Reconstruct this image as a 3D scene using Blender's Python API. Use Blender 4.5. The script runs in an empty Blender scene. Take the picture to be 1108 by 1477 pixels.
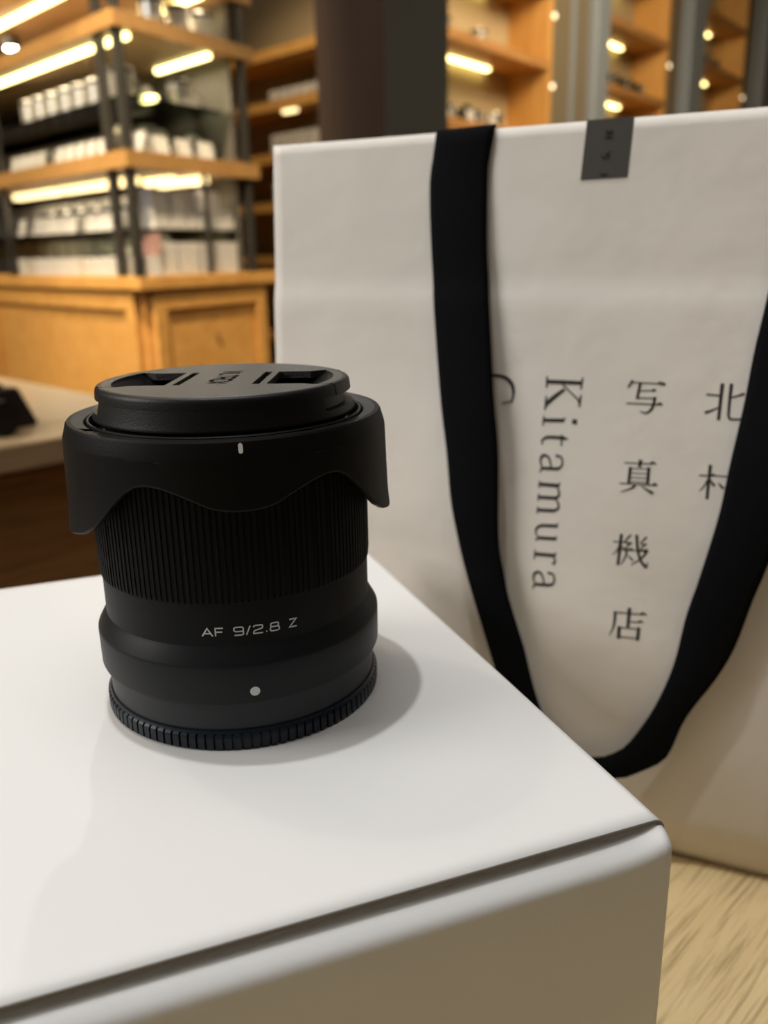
import bpy, bmesh, math, random
import numpy as np
from mathutils import Vector, Matrix
from mathutils.geometry import tessellate_polygon

C = bpy.context.scene.collection
scene = bpy.context.scene
random.seed(7)
MM = 0.001
Z0 = 0.848            # height of the carton top above the floor (table 0.740 + carton 0.108)
PI = math.pi

# ---------------------------------------------------------------- camera
def cam_axes(yaw, pitch, roll):
    cy, sy, cp, sp = math.cos(yaw), math.sin(yaw), math.cos(pitch), math.sin(pitch)
    f = Vector((sy*cp, cy*cp, -sp)); r = Vector((cy, -sy, 0)); u = r.cross(f)
    c, s = math.cos(roll), math.sin(roll)
    return c*r + s*u, -s*r + c*u, f
R_, U_, F_ = cam_axes(0.1797, 0.2920, -0.0205)
cd = bpy.data.cameras.new('camera'); cam = bpy.data.objects.new('camera', cd); C.objects.link(cam)
cam.matrix_world = Matrix(((R_.x, U_.x, -F_.x, 0.0), (R_.y, U_.y, -F_.y, -0.19303), (R_.z, U_.z, -F_.z, Z0 + 0.09905), (0, 0, 0, 1)))
cd.sensor_fit = 'VERTICAL'; cd.sensor_height = 36; cd.sensor_width = 27
cd.lens = 1240/1477*36
cd.clip_start = 0.01; cd.clip_end = 60
cd.dof.use_dof = True; cd.dof.focus_distance = 0.172; cd.dof.aperture_fstop = cd.lens/1.95
scene.camera = cam

# ---------------------------------------------------------------- exposure, world, lamps
vs = scene.view_settings
vs.view_transform = 'Standard'; vs.look = 'None'; vs.exposure = -0.07; vs.gamma = 1.0; vs.use_curve_mapping = False
scene.display_settings.display_device = 'sRGB'
w = bpy.data.worlds.new('world'); scene.world = w; w.use_nodes = True
w.node_tree.nodes['Background'].inputs[0].default_value = (1.0, 0.82, 0.6, 1)
w.node_tree.nodes['Background'].inputs[1].default_value = 0.02

def aim(o, target):
    d = Vector(target) - o.location
    o.rotation_euler = d.to_track_quat('-Z', 'Y').to_euler()
def spot(name, loc, target, watts, color, radius, angle, blend=0.4):
    l = bpy.data.lights.new(name, 'SPOT'); l.energy = watts; l.color = color; l.shadow_soft_size = radius
    l.spot_size = math.radians(angle); l.spot_blend = blend
    o = bpy.data.objects.new(name, l); C.objects.link(o); o.location = loc; aim(o, target); return o
def area(name, loc, target, watts, color, sx, sy):
    l = bpy.data.lights.new(name, 'AREA'); l.energy = watts; l.color = color; l.shape = 'RECTANGLE'; l.size = sx; l.size_y = sy
    o = bpy.data.objects.new(name, l); C.objects.link(o); o.location = loc; aim(o, target); return o
WARM = (1.0, 0.80, 0.52); SOFT = (1.0, 0.975, 0.935); NEUT = (1.0, 1.0, 0.995)
# downlight almost straight above the table, a second one behind it, a third low behind the bag
spot('ceiling_spot', (-0.17, 0.06, Z0 + 1.80), (0.03, 0.03, Z0), 42, NEUT, 0.022, 32)
spot('ceiling_spot_rear', (-0.77, 0.84, Z0 + 1.80), (0.03, 0.0, Z0), 10, SOFT, 0.03, 40)
spot('track_spot_back', (-0.03, 2.05, Z0 + 1.30), (0.0, 0.0, Z0), 22, SOFT, 0.016, 40)
# soft area fills added for the ambient level, no fixtures seen
area('fill_panel_left', (-2.4, 0.1, 2.1), (0.1, 0.1, 0.9), 44, SOFT, 1.4, 1.0)  # unseen fill from the left, added to brighten the bag
area('fill_panel_over', (0.05, -0.06, 2.70), (0.1, -0.02, 0), 13, SOFT, 1.8, 1.0)  # added overhead fill that lifts the shadows and lower bag
area('fill_panel_front', (-0.4, -1.5, 2.66), (-0.2, 0.0, 0.8), 0.6, SOFT, 1.6, 1.6)  # weak added fill towards the carton front
area('fill_panel_aisle', (-0.9, 1.2, 2.66), (-0.1, 2.9, 0.5), 20, WARM, 1.2, 1.2)  # added fill for the island faces, not a seen lamp
area('fill_panel_wall', (2.0, 2.6, 2.66), (2.3, 4.4, 0.9), 110, WARM, 1.4, 1.0)  # added fill that brightens the wall cubbies
spot('island_spot_left', (-1.7, 1.7, 2.6), (-0.75, 2.75, 0.70), 300, WARM, 0.05, 75, 0.8)
spot('island_spot_right', (-0.35, 1.35, 2.6), (0.0, 2.62, 0.70), 400, WARM, 0.05, 44, 0.8)
spot('far_shelf_fill', (0.05, 3.3, 2.65), (0.35, 4.4, 1.55), 90, WARM, 0.05, 60, 0.8)  # unseen spot added to lift the dark far rack

spot('display_table_spot', (-0.75, 1.75, 2.6), (-0.36, 1.50, 0.74), 70, WARM, 0.04, 24, 0.9)

# ---------------------------------------------------------------- materials
def mat(name, col, rough=0.5, spec=0.5, metal=0.0, bump=None, emit=None, coat=0.0):
    m = bpy.data.materials.new(name); m.use_nodes = True
    nt = m.node_tree; b = nt.nodes['Principled BSDF']
    b.inputs['Base Color'].default_value = (*col, 1); b.inputs['Roughness'].default_value = rough
    b.inputs['Specular IOR Level'].default_value = spec; b.inputs['Metallic'].default_value = metal
    if coat: b.inputs['Coat Weight'].default_value = coat
    if emit: b.inputs['Emission Color'].default_value = (*emit[0], 1); b.inputs['Emission Strength'].default_value = emit[1]
    if bump:
        sc, st, dist = bump
        tc = nt.nodes.new('ShaderNodeTexCoord'); n = nt.nodes.new('ShaderNodeTexNoise'); bp = nt.nodes.new('ShaderNodeBump')
        n.inputs['Scale'].default_value = sc; n.inputs['Detail'].default_value = 3
        bp.inputs['Strength'].default_value = st; bp.inputs['Distance'].default_value = dist
        nt.links.new(tc.outputs['Object'], n.inputs['Vector']); nt.links.new(n.outputs['Fac'], bp.inputs['Height'])
        nt.links.new(bp.outputs['Normal'], b.inputs['Normal'])
    return m
def wood(name, ca, cb, angle=0.0, fine=220.0, along=14.0, rough=0.45, pores=0.5, spec=0.4, vertical=False):
    """plain sawn wood: streaks stretched along the local x axis turned by angle (or along z)"""
    m = bpy.data.materials.new(name); m.use_nodes = True
    nt = m.node_tree; b = nt.nodes['Principled BSDF']; N = nt.nodes.new; K = nt.links.new
    tc = N('ShaderNodeTexCoord'); rot = N('ShaderNodeMapping'); rot.inputs['Rotation'].default_value = (0, 0, -angle)
    K(tc.outputs['Object'], rot.inputs['Vector'])
    def layer(sx, sy, detail, rough_, dist):
        mp = N('ShaderNodeMapping'); mp.inputs['Scale'].default_value = (sy, sy, sx) if vertical else (sx, sy, sy)
        n = N('ShaderNodeTexNoise'); n.inputs['Scale'].default_value = 1; n.inputs['Detail'].default_value = detail
        n.inputs['Roughness'].default_value = rough_; n.inputs['Distortion'].default_value = dist
        K(rot.outputs['Vector'], mp.inputs['Vector']); K(mp.outputs['Vector'], n.inputs['Vector']); return n
    broad = layer(along*0.35, fine*0.16, 4, 0.6, 0.5); pore = layer(along, fine, 5, 0.65, 0.2)
    r1 = N('ShaderNodeValToRGB'); r1.color_ramp.elements[0].position = 0.3; r1.color_ramp.elements[1].position = 0.7
    r1.color_ramp.elements[0].color = (*cb, 1); r1.color_ramp.elements[1].color = (*ca, 1)
    r2 = N('ShaderNodeValToRGB'); r2.color_ramp.elements[0].position = 0.36; r2.color_ramp.elements[1].position = 0.52
    k = 1 - pores; r2.color_ramp.elements[0].color = (k, k*0.95, k*0.88, 1); r2.color_ramp.elements[1].color = (1, 1, 1, 1)
    mx = N('ShaderNodeMix'); mx.data_type = 'RGBA'; mx.blend_type = 'MULTIPLY'; mx.inputs['Factor'].default_value = 1
    K(broad.outputs['Fac'], r1.inputs['Fac']); K(pore.outputs['Fac'], r2.inputs['Fac'])
    K(r1.outputs['Color'], mx.inputs['A']); K(r2.outputs['Color'], mx.inputs['B']); K(mx.outputs['Result'], b.inputs['Base Color'])
    b.inputs['Roughness'].default_value = rough; b.inputs['Specular IOR Level'].default_value = spec
    bp = N('ShaderNodeBump'); bp.inputs['Strength'].default_value = 0.15; bp.inputs['Distance'].default_value = 0.0004
    K(pore.outputs['Fac'], bp.inputs['Height']); K(bp.outputs['Normal'], b.inputs['Normal'])
    return m
def glass(name, tint=(0.9, 0.97, 0.94)):
    m = bpy.data.materials.new(name); m.use_nodes = True; nt = m.node_tree
    b = nt.nodes['Principled BSDF']; out = nt.nodes['Material Output']
    t = nt.nodes.new('ShaderNodeBsdfTransparent'); t.inputs[0].default_value = (*tint, 1)
    g = nt.nodes.new('ShaderNodeBsdfGlossy'); g.inputs['Roughness'].default_value = 0.03
    mx = nt.nodes.new('ShaderNodeMixShader'); f = nt.nodes.new('ShaderNodeFresnel'); f.inputs['IOR'].default_value = 1.45
    nt.links.new(f.outputs[0], mx.inputs[0]); nt.links.new(t.outputs[0], mx.inputs[1]); nt.links.new(g.outputs[0], mx.inputs[2])
    nt.links.new(mx.outputs[0], out.inputs['Surface']); nt.nodes.remove(b)
    return m

M = dict(
 plastic=mat('black_plastic', (0.008, 0.0078, 0.007), 0.45, 0.3, bump=(2600, 0.22, 0.0002)),
 hood=mat('black_hood_plastic', (0.0045, 0.0042, 0.0036), 0.5, 0.13, bump=(2600, 0.18, 0.0002)),
 captop=mat('grained_cap_plastic', (0.020, 0.0195, 0.018), 0.36, 0.55, bump=(3300, 1.0, 0.00035)),
 dark=mat('deep_black', (0.002, 0.002, 0.002), 0.9, 0.02),
 anod=mat('black_anodised_metal', (0.0065, 0.0068, 0.0072), 0.45, 0.11, bump=(3000, 0.12, 0.0002)),
 collar=mat('black_anodised_metal_lit', (0.0150, 0.0160, 0.0172), 0.45, 0.14, bump=(3000, 0.12, 0.0002)),  # black metal lightened: bounce light from the carton put into the colour
 mount=mat('black_anodised_metal_bounce', (0.030, 0.0315, 0.034), 0.42, 0.18, bump=(3000, 0.12, 0.0002)),  # same metal, lighter still for the stronger carton bounce on the neck
 rubber=mat('black_ring_rubber', (0.0042, 0.0042, 0.0042), 0.6, 0.09),
 navy=mat('blue_black_plastic', (0.006, 0.010, 0.017), 0.4, 0.3),
 chrome=mat('bright_metal', (0.8, 0.8, 0.78), 0.22, 0.5, 1.0),
 print_white=mat('printed_white', (0.62, 0.62, 0.61), 0.5, 0.3),
 mark_white=mat('painted_white_mark', (0.72, 0.72, 0.70), 0.45, 0.3),
 ink=mat('printed_black_ink', (0.030, 0.028, 0.025), 0.6, 0.25),
 tape_ink=mat('printed_tape_ink', (0.022, 0.021, 0.019), 0.6, 0.2),
 card=mat('white_cardboard', (0.785, 0.785, 0.775), 0.48, 0.35, bump=(900, 0.10, 0.0002)),
 card_edge=mat('shaded_cut_edge', (0.24, 0.215, 0.185), 0.85, 0.1),  # cut edge darkened to paint the shade of the gap below the lid
 paper=mat('white_bag_paper', (0.80, 0.755, 0.695), 0.55, 0.3, bump=(55, 0.28, 0.002)),
 tape=mat('grey_tape', (0.078, 0.074, 0.067), 0.4, 0.35),
 ribbon=mat('black_ribbon_cloth', (0.0036, 0.0039, 0.0048), 0.85, 0.08, bump=(1800, 0.6, 0.0003)),
 oak=wood('pale_oak', (0.76, 0.595, 0.33), (0.68, 0.515, 0.27), 0.0, 620.0, 26.0, 0.5, 0.36, 0.3),
 counter=wood('display_table_wood', (0.60, 0.44, 0.26), (0.52, 0.36, 0.20), 0.0, 300, 12, 0.42, 0.2),
 walnut=wood('dark_cabinet_wood', (0.46, 0.24, 0.085), (0.34, 0.165, 0.055), 0.0, 200, 10, 0.55, 0.3),
 honey=wood('honey_wood', (0.62, 0.345, 0.105), (0.52, 0.27, 0.075), 0.0, 120, 5, 0.42, 0.2),
 honey_v=wood('honey_wood_upright', (0.60, 0.33, 0.10), (0.49, 0.25, 0.07), 0.0, 120, 5, 0.42, 0.2, vertical=True),
 edge=wood('shelf_edge_wood', (0.40, 0.225, 0.08), (0.33, 0.18, 0.06), 0.0, 120, 5, 0.45, 0.2),
 pillar=wood('brown_pillar_wood', (0.031, 0.015, 0.0085), (0.022, 0.011, 0.006), 0.0, 60, 3, 0.8, 0.08, vertical=True),
 pillar_grey=mat('dark_grey_pillar_side', (0.19, 0.195, 0.165), 0.6, 0.3),
 steel=mat('dark_steel', (0.030, 0.028, 0.025), 0.45, 0.5),
 post=mat('grey_steel_post', (0.24, 0.275, 0.32), 0.4, 0.5, 0.1),
 frame=mat('grey_brown_frame', (0.17, 0.14, 0.095), 0.4, 0.45),
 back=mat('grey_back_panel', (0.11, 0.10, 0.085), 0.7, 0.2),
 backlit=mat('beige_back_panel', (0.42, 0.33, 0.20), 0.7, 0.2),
 board=wood('pale_shelf_board', (0.42, 0.29, 0.17), (0.35, 0.235, 0.13), 0.0, 120, 5, 0.5, 0.2),
 glint_glow=mat('glowing_led_glint', (1, 0.9, 0.7), 0.5, 0.2, emit=((1.0, 0.80, 0.52), 2.4)),  # glow that paints reflections of the LED strips, no lamp
 led=mat('led_strip', (1, 0.9, 0.6), 0.5, 0.2, emit=((1.0, 0.86, 0.34), 7.0)),
 led_white=mat('white_lamp', (1, 1, 1), 0.5, 0.2, emit=((1.0, 0.97, 0.88), 30.0)),
 led_soft=mat('led_diffuser', (1, 0.9, 0.7), 0.5, 0.2, emit=((1.0, 0.76, 0.36), 2.6)),
 glass=glass('clear_glass'),
 white=mat('white_carton_stock', (0.50, 0.49, 0.475), 0.5, 0.3),
 grey=mat('grey_carton_stock', (0.27, 0.26, 0.24), 0.5, 0.3),
 mint=mat('pale_green_carton_stock', (0.45, 0.58, 0.52), 0.5, 0.3),
 rose=mat('dull_pink_carton_stock', (0.40, 0.24, 0.22), 0.5, 0.3),
 silver=mat('silver_body', (0.62, 0.60, 0.55), 0.3, 0.5, 0.7),
 leather=mat('black_leather', (0.018, 0.015, 0.014), 0.55, 0.35, bump=(500, 0.4, 0.0004)),
 wallp=mat('brown_grey_wall', (0.20, 0.175, 0.145), 0.8, 0.2),
 ceil=mat('dark_ceiling', (0.13, 0.095, 0.065), 0.8, 0.2),
 floor=wood('floor_boards', (0.20, 0.12, 0.06), (0.15, 0.085, 0.04), math.radians(35), 40, 2, 0.5, 0.2),
)

# ---------------------------------------------------------------- helpers
def link(o, parent=None):
    C.objects.link(o)
    if parent is not None: o.parent = parent
    return o
def tag(o, label=None, cat=None, group=None, kind=None):
    if label: o['label'] = label
    if cat: o['category'] = cat
    if group: o['group'] = group
    if kind: o['kind'] = kind
    return o
def empty(name, loc, rz=0.0):
    o = bpy.data.objects.new(name, None); o.empty_display_size = 0.02
    o.location = loc; o.rotation_euler = (0, 0, rz); C.objects.link(o); return o
def mesh(name, verts, faces, material, parent=None, smooth=None, scale=MM, mats=None, fm=None, recalc=True):
    me = bpy.data.meshes.new(name)
    me.from_pydata([tuple(c*scale for c in v) for v in verts], [], faces)
    if recalc: bm = bmesh.new(); bm.from_mesh(me); bmesh.ops.recalc_face_normals(bm, faces=bm.faces); bm.to_mesh(me); bm.free()
    me.materials.append(material)
    for x in mats or []: me.materials.append(x)
    if fm: me.polygons.foreach_set('material_index', fm)
    if smooth is not None:
        me.shade_smooth(); me.set_sharp_from_angle(angle=math.radians(smooth))
    me.update()
    return link(bpy.data.objects.new(name, me), parent)
class MB:
    """collects shapes (in mm) that become one mesh"""
    def __init__(s): s.v = []; s.f = []
    def add(s, v, f):
        n = len(s.v); s.v += [tuple(p) for p in v]; s.f += [tuple(i+n for i in q) for q in f]; return s
    def hexa(s, q):          # 8 corners: bottom 4 then top 4
        return s.add(q, [(0, 3, 2, 1), (4, 5, 6, 7), (0, 1, 5, 4), (1, 2, 6, 5), (2, 3, 7, 6), (3, 0, 4, 7)])
    def box(s, x0, x1, y0, y1, z0, z1):
        return s.hexa([(x0, y0, z0), (x1, y0, z0), (x1, y1, z0), (x0, y1, z0), (x0, y0, z1), (x1, y0, z1), (x1, y1, z1), (x0, y1, z1)])
    def obl(s, fr, a0, a1, b0, b1, z0, z1):   # box in an oblique ground frame
        c = [fr(a0, b0), fr(a1, b0), fr(a1, b1), fr(a0, b1)]
        return s.hexa([(x, y, z0) for x, y in c] + [(x, y, z1) for x, y in c])
    def cyl(s, cx, cy, z0, z1, r0, r1=None, n=24, axis='z'):
        r1 = r0 if r1 is None else r1; v = []
        for z, r in ((z0, r0), (z1, r1)):
            for i in range(n):
                a = 2*PI*i/n; p = (cx + r*math.cos(a), cy + r*math.sin(a), z)
                v.append(p if axis == 'z' else (p[0], z, p[1]) if axis == 'y' else (z, p[0], p[1]))
        f = [(i, (i+1) % n, n+(i+1) % n, n+i) for i in range(n)] + [tuple(range(n)), tuple(range(2*n-1, n-1, -1))]
        return s.add(v, f)
    def build(s, name, material, parent=None, smooth=None, bevel=0.0):
        o = mesh(name, s.v, s.f, material, parent, smooth)
        if bevel:
            b = o.modifiers.new('bevel', 'BEVEL'); b.width = bevel*MM; b.segments = 3; b.limit_method = 'ANGLE'
            o.data.shade_smooth(); o.data.set_sharp_from_angle(angle=math.radians(40))
        return o
def lathe(name, prof, material, parent=None, n=192, rfun=None, close=False, smooth=35, thetas=None):
    """surface of revolution; rfun(theta, r, z, k) may change the radius of profile point k"""
    T = thetas if thetas is not None else [2*PI*i/n for i in range(n)]
    n = len(T); v = []; f = []; m = len(prof)
    for th in T:
        for k, (r, z) in enumerate(prof):
            rr = rfun(th, r, z, k) if rfun else r
            zz = z
            if isinstance(rr, tuple): rr, zz = rr
            v.append((rr*math.cos(th), rr*math.sin(th), zz))
    for i in range(n):
        j = (i+1) % n
        for k in range(m-1 + (1 if close else 0)):
            a, b = k, (k+1) % m
            f.append((i*m+a, j*m+a, j*m+b, i*m+b))
    return mesh(name, v, f, material, parent, smooth)
def catmull(pts, n=6):
    P = [np.array(p, float) for p in pts]
    if len(P) < 3: return [P[0] + (P[1]-P[0])*k/n for k in range(n+1)]
    P = [2*P[0]-P[1]] + P + [2*P[-1]-P[-2]]; out = []
    for i in range(1, len(P)-2):
        for k in range(n):
            t = k/n; a, b, c, d = P[i-1:i+3]
            out.append(0.5*(2*b + (c-a)*t + (2*a-5*b+4*c-d)*t*t + (3*b-a-3*c+d)*t**3))
    out.append(P[-2]); return out
def stroke(mb, pts, f, n=5, sharp=False):
    """pen stroke of varying width: pts (x, y, width), f maps the flat plane to space"""
    if sharp:
        Q = []
        for p, q in zip(pts[:-1], pts[1:]):
            Q += [np.array(p, float) + (np.array(q, float)-np.array(p, float))*k/n for k in range(n)]
        Q.append(np.array(pts[-1], float))
    else: Q = catmull(pts, n)
    L = []; Rr = []
    for i, q in enumerate(Q):
        a = Q[max(i-1, 0)]; b = Q[min(i+1, len(Q)-1)]; d = (b-a)[:2]; d = d/max(np.hypot(*d), 1e-9)
        nn = np.array((-d[1], d[0])); h = max(q[2], 0.02)/2
        L.append(q[:2]+nn*h); Rr.append(q[:2]-nn*h)
    v = [f(*p) for p in L] + [f(*p) for p in Rr]; m = len(Q)
    mb.add(v, [(i, i+1, m+i+1, m+i) for i in range(m-1)])

# ---------------------------------------------------------------- the room (axes turned 35 degrees)
RA = math.radians(35)
def room(x, y): return (x*math.cos(RA) - y*math.sin(RA), x*math.sin(RA) + y*math.cos(RA))
def rbox(name, x0, x1, y0, y1, z0, z1, m):
    o = mesh(name, [(x, y, z) for z in (z0, z1) for x, y in ((x0, y0), (x1, y0), (x1, y1), (x0, y1))],
             [(0, 3, 2, 1), (4, 5, 6, 7), (0, 1, 5, 4), (1, 2, 6, 5), (2, 3, 7, 6), (3, 0, 4, 7)], m, scale=1)
    o.rotation_euler = (0, 0, RA); o['kind'] = 'structure'; return o
RX0, RX1, RY0, RY1, RH = -3.5, 8.2, -3.5, 6.6, 2.75
rbox('floor', RX0, RX1, RY0, RY1, -0.1, 0.0, M['floor'])
rbox('ceiling', RX0, RX1, RY0, RY1, RH, RH+0.1, M['ceil'])
rbox('wall_left', RX0-0.1, RX0, RY0, RY1, 0, RH, M['wallp'])
rbox('wall_right', RX1, RX1+0.1, RY0, RY1, 0, RH, M['wallp'])
rbox('wall_back', RX0, RX1, RY1, RY1+0.1, 0, RH, M['wallp'])
rbox('wall_front', RX0, RX1, RY0-0.1, RY0, 0, RH, M['wallp'])
# square pillar: brown boards towards the left, dark grey plate towards the right
px, py = 0.378*math.cos(RA)+1.771*math.sin(RA), -0.378*math.sin(RA)+1.771*math.cos(RA)
pl = rbox('pillar', px, px+0.205, py, py+0.215, 0, RH, M['pillar_grey'])
pl.data.materials.append(M['pillar'])
for p in pl.data.polygons:
    if abs(p.normal.x) > 0.5: p.material_index = 1

# ---------------------------------------------------------------- table under the carton
def table(name, label, x0, x1, y0, y1, top, thick, m, leg_in=0.06):
    r = empty(name, (*room((x0+x1)/2, (y0+y1)/2), 0), RA); tag(r, label, 'table')
    hx, hy = (x1-x0)/2*1000, (y1-y0)/2*1000; t = top*1000; k = thick*1000
    b = MB(); b.box(-hx, hx, -hy, hy, t-k, t); b.build('tabletop', m, r, bevel=2.5)
    return r, hx, hy, t, k
tb, hx, hy, tt, tk = table('table', 'pale oak table under the white carton and the paper bag', -0.62, 0.80, -0.31, 0.205, 0.740, 0.034, M['oak'])
for sx in (-1, 1):
    for sy in (-1, 1):
        b = MB(); b.box(sx*(hx-60)-25, sx*(hx-60)+25, sy*(hy-60)-25, sy*(hy-60)+25, 0, tt-tk); b.build('leg', M['oak'], tb, bevel=2)

# ---------------------------------------------------------------- white carton
BA = math.radians(9.95)
bx = empty('carton', (0.07309, -0.07067, Z0-0.108), BA)
tag(bx, 'large plain white cardboard carton on the oak table with the camera lens on its lid', 'box')
H = 108.0; BW, BD = 232.0, 172.0
# sides and bottom (an open tray)
b = MB()
b.box(-BW+0.9, -0.9, 1.5, BD-0.9, 0, 1.4)
b.box(-1.9, -0.6, 1.5, BD-0.9, 1.4, H-4); b.box(-BW+0.6, -BW+1.9, 1.5, BD-0.9, 1.4, H-4); b.box(-BW+1.9, -1.9, BD-2.2, BD-0.9, 1.4, H-4)
b.build('tray', M['card'], bx)
# lid: one sheet whose right, left and back ends curl down over the sides
prof = []
for i in range(9):
    a = PI/2*i/8; prof.append((-2.6+2.6*math.sin(a), H-2.6+2.6*math.cos(a)))
prof += [(0.0, H-6), (0.0, H-14)]
left = [(-BW-x, z) for x, z in prof][::-1]
line = left + prof
NY = 44; v = []; f = []
for j in range(NY+1):
    yy = BD*j/NY
    for x, z in line:
        lift = 0.0
        if j < 2 and z > H-3: lift = -0.12*math.exp(-((x+60)/60)**2)
        v.append((x, yy, z+lift))
m = len(line)
for j in range(NY):
    for i in range(m-1): f.append((j*m+i, j*m+i+1, (j+1)*m+i+1, (j+1)*m+i))
lid = mesh('lid', v, f, M['card'], bx, 40, recalc=False)
so = lid.modifiers.new('thickness', 'SOLIDIFY'); so.thickness = 0.95*MM; so.offset = -1
lid.data.materials.append(M['card_edge']); so.material_offset_rim = 1
# front wall: tucked flap, rounded shoulder, then straight down
def shoulder(x):
    e = math.exp(-max(-x-1.5, 0)/4.0); up = 1.9*e*(1-math.exp(-max(-x, 0)/0.9)*0.4)
    zt = -3.0 + up
    return [(24, zt+0.2), (8, zt+0.15), (1.5, zt), (-0.3, zt-0.10), (-1.4, zt-0.5), (-2.6, zt-1.25), (-3.3, zt-2.0), (-3.62, zt-2.8), (-3.72, zt-3.6), (-3.75, -14), (-3.7, -40), (-3.5, -75), (-3.2, -H)]
xs = [-BW+0.4 + (BW-0.8)*k/60 for k in range(56)]; xs += [-16, -12, -9, -7, -5.5, -4.2, -3.2, -2.4, -1.7, -1.1, -0.6, -0.3]
xs = sorted(set(xs)); v = []; f = []
for x in xs:
    for y, z in shoulder(x):
        rnd = 0.0
        if x > -2.0: rnd = 1.3*(1-math.sqrt(max(0, 1-((x+2.0)/1.7)**2)))   # rounded upright corner
        v.append((x, y+(rnd if y < 1 else 0), H+z))
m = len(shoulder(0))
for i in range(len(xs)-1):
    for k in range(m-1): f.append((i*m+k, i*m+k+1, (i+1)*m+k+1, (i+1)*m+k))
fw = mesh('front_wall', v, f, M['card'], bx, 50, recalc=False)
so = fw.modifiers.new('thickness', 'SOLIDIFY'); so.thickness = 0.5*MM; so.offset = -1

# ---------------------------------------------------------------- camera lens on the carton
LZ = Z0
lens = empty('camera_lens', (0, 0, LZ))
tag(lens, 'black camera lens with reversed petal hood and both caps standing on the white carton', 'camera lens')
FA = math.radians(-87.0)      # the side of the lens that carries the markings
# rear cap with grip ribs
NR = 104
def ribs(th, r, z, k):
    if r > 31.2 and 0.35 < z < 3.4:
        ph = (th*NR/(2*PI)) % 1.0
        return r - (0.55 if ph < 0.22 else 0.0)
    return r
T = []
for i in range(NR):
    for q in (0.01, 0.20, 0.24, 0.6, 0.97): T.append(2*PI*(i+q)/NR)
lathe('rear_cap', [(24, 0.9), (29.5, 0.9), (30.3, 0.0), (31.2, 0.0), (31.8, 0.36), (32.0, 0.6), (32.0, 3.2), (31.85, 3.39), (31.5, 3.7), (31.3, 4.3), (30.7, 4.5), (28.0, 4.5)], M['navy'], lens, rfun=ribs, thetas=T, smooth=40)
# mount
mount = lathe('mount_ring', [(27, 4.2), (30.7, 4.2), (30.95, 4.5), (31.0, 5.0), (31.0, 10.45), (30.2, 10.5), (30.2, 11.0)], M['mount'], lens)
lathe('metal_flange', [(29.0, 4.55), (30.78, 4.55), (30.78, 4.75), (29.0, 4.75)], M['chrome'], mount)
# flared collar
coll = lathe('rear_collar', [(30.2, 10.9), (31.7, 10.9), (32.2, 11.15), (32.42, 11.7), (32.5, 19.0), (32.46, 19.5), (32.3, 19.85), (30.75, 22.6), (30.45, 23.0), (30.3, 23.3)], M['collar'], lens, n=256)
b = MB()
v = [];
def cylpt(th, z, r): return (r*math.cos(th), r*math.sin(th), z)
n = 28; R0 = 1.02
ring = [cylpt(math.radians(-87.2)+R0*math.cos(2*PI*i/n)/32.5, 13.75+R0*math.sin(2*PI*i/n), 32.56) for i in range(n)]
b.add([cylpt(math.radians(-87.2), 13.75, 32.58)] + ring, [(0, i+1, (i+1) % n+1) for i in range(n)])
b.build('index_dot', M['mark_white'], coll)
# barrel and its engraved name
barrel = lathe('barrel', [(30.3, 23.0), (30.3, 32.3), (29.9, 32.6), (29.9, 62.0)], M['anod'], lens, n=256)
def letters():
    S = {}
    S['A'] = (3.1, [[(0, 0), (1.55, 2.5), (3.1, 0)], [(0.65, 0.85), (2.45, 0.85)]])
    S['F'] = (2.3, [[(0, 0), (0, 2.5), (2.3, 2.5)], [(0, 1.3), (2.0, 1.3)]])
    S['9'] = (2.7, [[(2.7, 1.15), (0.5, 1.15), (0.1, 1.4), (0, 1.7), (0, 2.05), (0.1, 2.35), (0.5, 2.5), (2.2, 2.5), (2.6, 2.35), (2.7, 2.05), (2.7, 0.45), (2.6, 0.15), (2.2, 0), (0.1, 0)]])
    S['/'] = (1.3, [[(0, -0.15), (1.2, 2.65)]])
    S['2'] = (2.7, [[(0, 2.0), (0.1, 2.35), (0.5, 2.5), (2.2, 2.5), (2.6, 2.35), (2.7, 2.0), (2.65, 1.65), (2.3, 1.4), (0.5, 1.0), (0.1, 0.75), (0, 0.4), (0, 0), (2.7, 0)]])
    S['.'] = (0.5, [[(0.1, 0.18), (0.45, 0.18)]])
    S['8'] = (2.8, [[(0.6, 1.33), (2.2, 1.33), (2.5, 1.5), (2.6, 1.9), (2.5, 2.35), (2.1, 2.5), (0.7, 2.5), (0.3, 2.35), (0.2, 1.9), (0.3, 1.5), (0.6, 1.33), (0.15, 1.15), (0, 0.7), (0.1, 0.2), (0.6, 0), (2.2, 0), (2.7, 0.2), (2.8, 0.7), (2.65, 1.15), (2.2, 1.33)]])
    S['Z'] = (2.4, [[(0.1, 2.5), (2.4, 2.5), (0, 0), (2.4, 0)]])
    S['V'] = (2.6, [[(0, 2.5), (1.3, 0), (2.6, 2.5)]]); S['I'] = (0.4, [[(0.2, 0), (0.2, 2.5)]]); S['L'] = (2.0, [[(0, 2.5), (0, 0), (2.0, 0)]])
    S['T'] = (2.5, [[(0, 2.5), (2.5, 2.5)], [(1.25, 2.5), (1.25, 0)]])
    S['R'] = (2.5, [[(0, 0), (0, 2.5), (2.1, 2.5), (2.45, 2.25), (2.45, 1.35), (2.1, 1.05), (0, 1.05)], [(1.4, 1.05), (2.5, 0)]])
    S['O'] = (2.8, [[(0.4, 0), (2.4, 0), (2.8, 0.4), (2.8, 2.1), (2.4, 2.5), (0.4, 2.5), (0, 2.1), (0, 0.4), (0.4, 0)]])
    S['X'] = (2.6, [[(0, 0), (2.6, 2.5)], [(0, 2.5), (2.6, 0)]])
    return S
LET = letters()
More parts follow.
